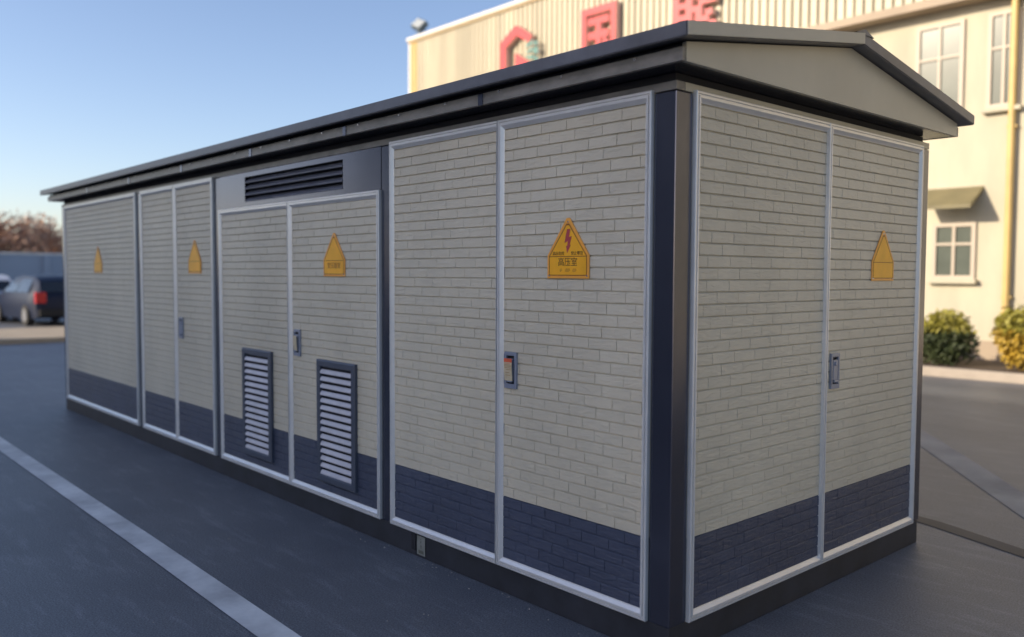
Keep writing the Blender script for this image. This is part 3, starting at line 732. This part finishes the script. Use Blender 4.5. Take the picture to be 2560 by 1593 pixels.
tree(-72, 13.2, 5.6, 2.8, 2, 'tallest russet tree behind the boundary wall, left of the substation')
tree(-74, 17.2, 4.6, 2.5, 3, 'lower russet tree next to the far end of the substation')
tree(-75, 22.0, 5.0, 2.7, 4, 'russet tree hidden behind the far end of the substation')

def car(x, y, rz, paint, label):
    c = empty('parked_car', (x, y, 0), label, 'car', 'cars parked beyond the pavement'); c.rotation_euler = (0, 0, rz)
    # stations along the length: (x, half width, sill z, belt z, roof z, roof half width)
    st = [(-2.10, .70, .38, .78, .80, .62), (-2.02, .80, .26, .95, .98, .66), (-1.75, .86, .22, .96, 1.30, .60), (-1.35, .88, .20, .95, 1.44, .60),
          (-.4, .89, .20, .93, 1.48, .61), (.35, .89, .20, .92, 1.42, .60), (.95, .88, .20, .92, 1.02, .66), (1.6, .85, .22, .84, .90, .68), (2.0, .78, .26, .74, .78, .62), (2.10, .66, .36, .60, .62, .55)]
    b = MB(); rings = []
    for (sx, hw, zs_, zb_, zr_, rw) in st:
        rings.append([(sx, -hw*.94, zs_), (sx, -hw, (zs_+zb_)/2), (sx, -hw*.97, zb_), (sx, -rw, zr_), (sx, 0, zr_+.03), (sx, rw, zr_), (sx, hw*.97, zb_), (sx, hw, (zs_+zb_)/2), (sx, hw*.94, zs_)])
    n = 9
    for rg in rings: b.v += rg
    for k in range(len(st)-1):
        for j in range(n):
            l = (j+1) % n; b.f.append((k*n+j, k*n+l, (k+1)*n+l, (k+1)*n+j)); b.m.append(0)
    b.f.append(tuple(range(n))[::-1]); b.m.append(0); b.f.append(tuple(range((len(st)-1)*n, len(st)*n))); b.m.append(0)
    me = b.mesh('body', paint); bm = bmesh.new(); bm.from_mesh(me); bmesh.ops.recalc_face_normals(bm, faces=bm.faces); bm.to_mesh(me); bm.free()
    for p in me.polygons: p.use_smooth = True
    me.set_sharp_from_angle(angle=R(32))
    obj('body', me, c)
    def glass(idx, name='window'):
        g = MB()
        for pts in idx: g.face(pts)
        obj(name, g.mesh(name, M['car_glass']), c)
    for s in (-1, 1):
        glass([[(-1.55, s*.862, .99), (-.45, s*.872, .98), (-.45, s*.640, 1.40), (-1.32, s*.640, 1.37)][::s]])
        glass([[(-.38, s*.872, .98), (.86, s*.862, .97), (.38, s*.640, 1.34), (-.38, s*.640, 1.40)][::s]])
    glass([[(-2.045, -.66, 1.00), (-2.045, .66, 1.00), (-1.80, .56, 1.30), (-1.80, -.56, 1.30)]], 'rear_window')
    glass([[(1.00, .66, 1.03), (1.00, -.66, 1.03), (.42, -.57, 1.42), (.42, .57, 1.42)]], 'windscreen')
    for s in (-1, 1):
        t = MB(); t.box((-2.12, s*.54, .68), (-1.98, s*.83, 1.00)); obj('tail_lamp', t.mesh('tail_lamp', M['tail'], .02), c)
        t = MB(); t.box((1.95, s*.50, .58), (2.08, s*.74, .70)); obj('headlight', t.mesh('headlight', M['head'], .02), c)
        for wx in (-1.30, 1.32):
            w = MB(); w.cyl((wx, s*.70, .31), (wx, s*.895, .31), .31, n=24); wo_ = obj('wheel', w.mesh('wheel', M['tyre'], .02), c)
            w = MB(); w.cyl((wx, s*.897, .31), (wx, s*.905, .31), .19, n=16); obj('rim', w.mesh('rim', M['rim']), wo_)
    b = MB(); b.box((-2.16, -.74, .30), (-2.06, .74, .50)); obj('bumper', b.mesh('bumper', M['tyre'], .02), c)
    return c
car(-27.6, 4.25, R(184), M['car_blue'], 'dark blue hatchback with red tail lamps parked by the substation end')
car(-31.5, 3.35, R(176), M['car_white'], 'pale hatchback at the far left edge of the photo')

# ------------------------------------------------------------------ workshop behind the camera that shades the yard
W = empty('workshop_building', (0, -15, 0), 'tall grey-blue workshop opposite the substation, its shade over the yard', 'building')
b = MB(); b.box((-27, -12, 0), (-5.2, 0, 9.3)); obj('wall', b.mesh('wall', M['shed']), W)
b = MB(); b.box((-27.2, -12.2, 9.302), (-5.0, .2, 9.55)); obj('roof', b.mesh('roof', M['roof']), W)
wm = MB(); wm.box((-1.1, .002, 0), (1.1, .05, 1.6)); wmm = wm.mesh('window', M['glass_far'])
for k in range(4): obj('window', wmm, W, loc=(-24+k*4.6, 0, 5.5))
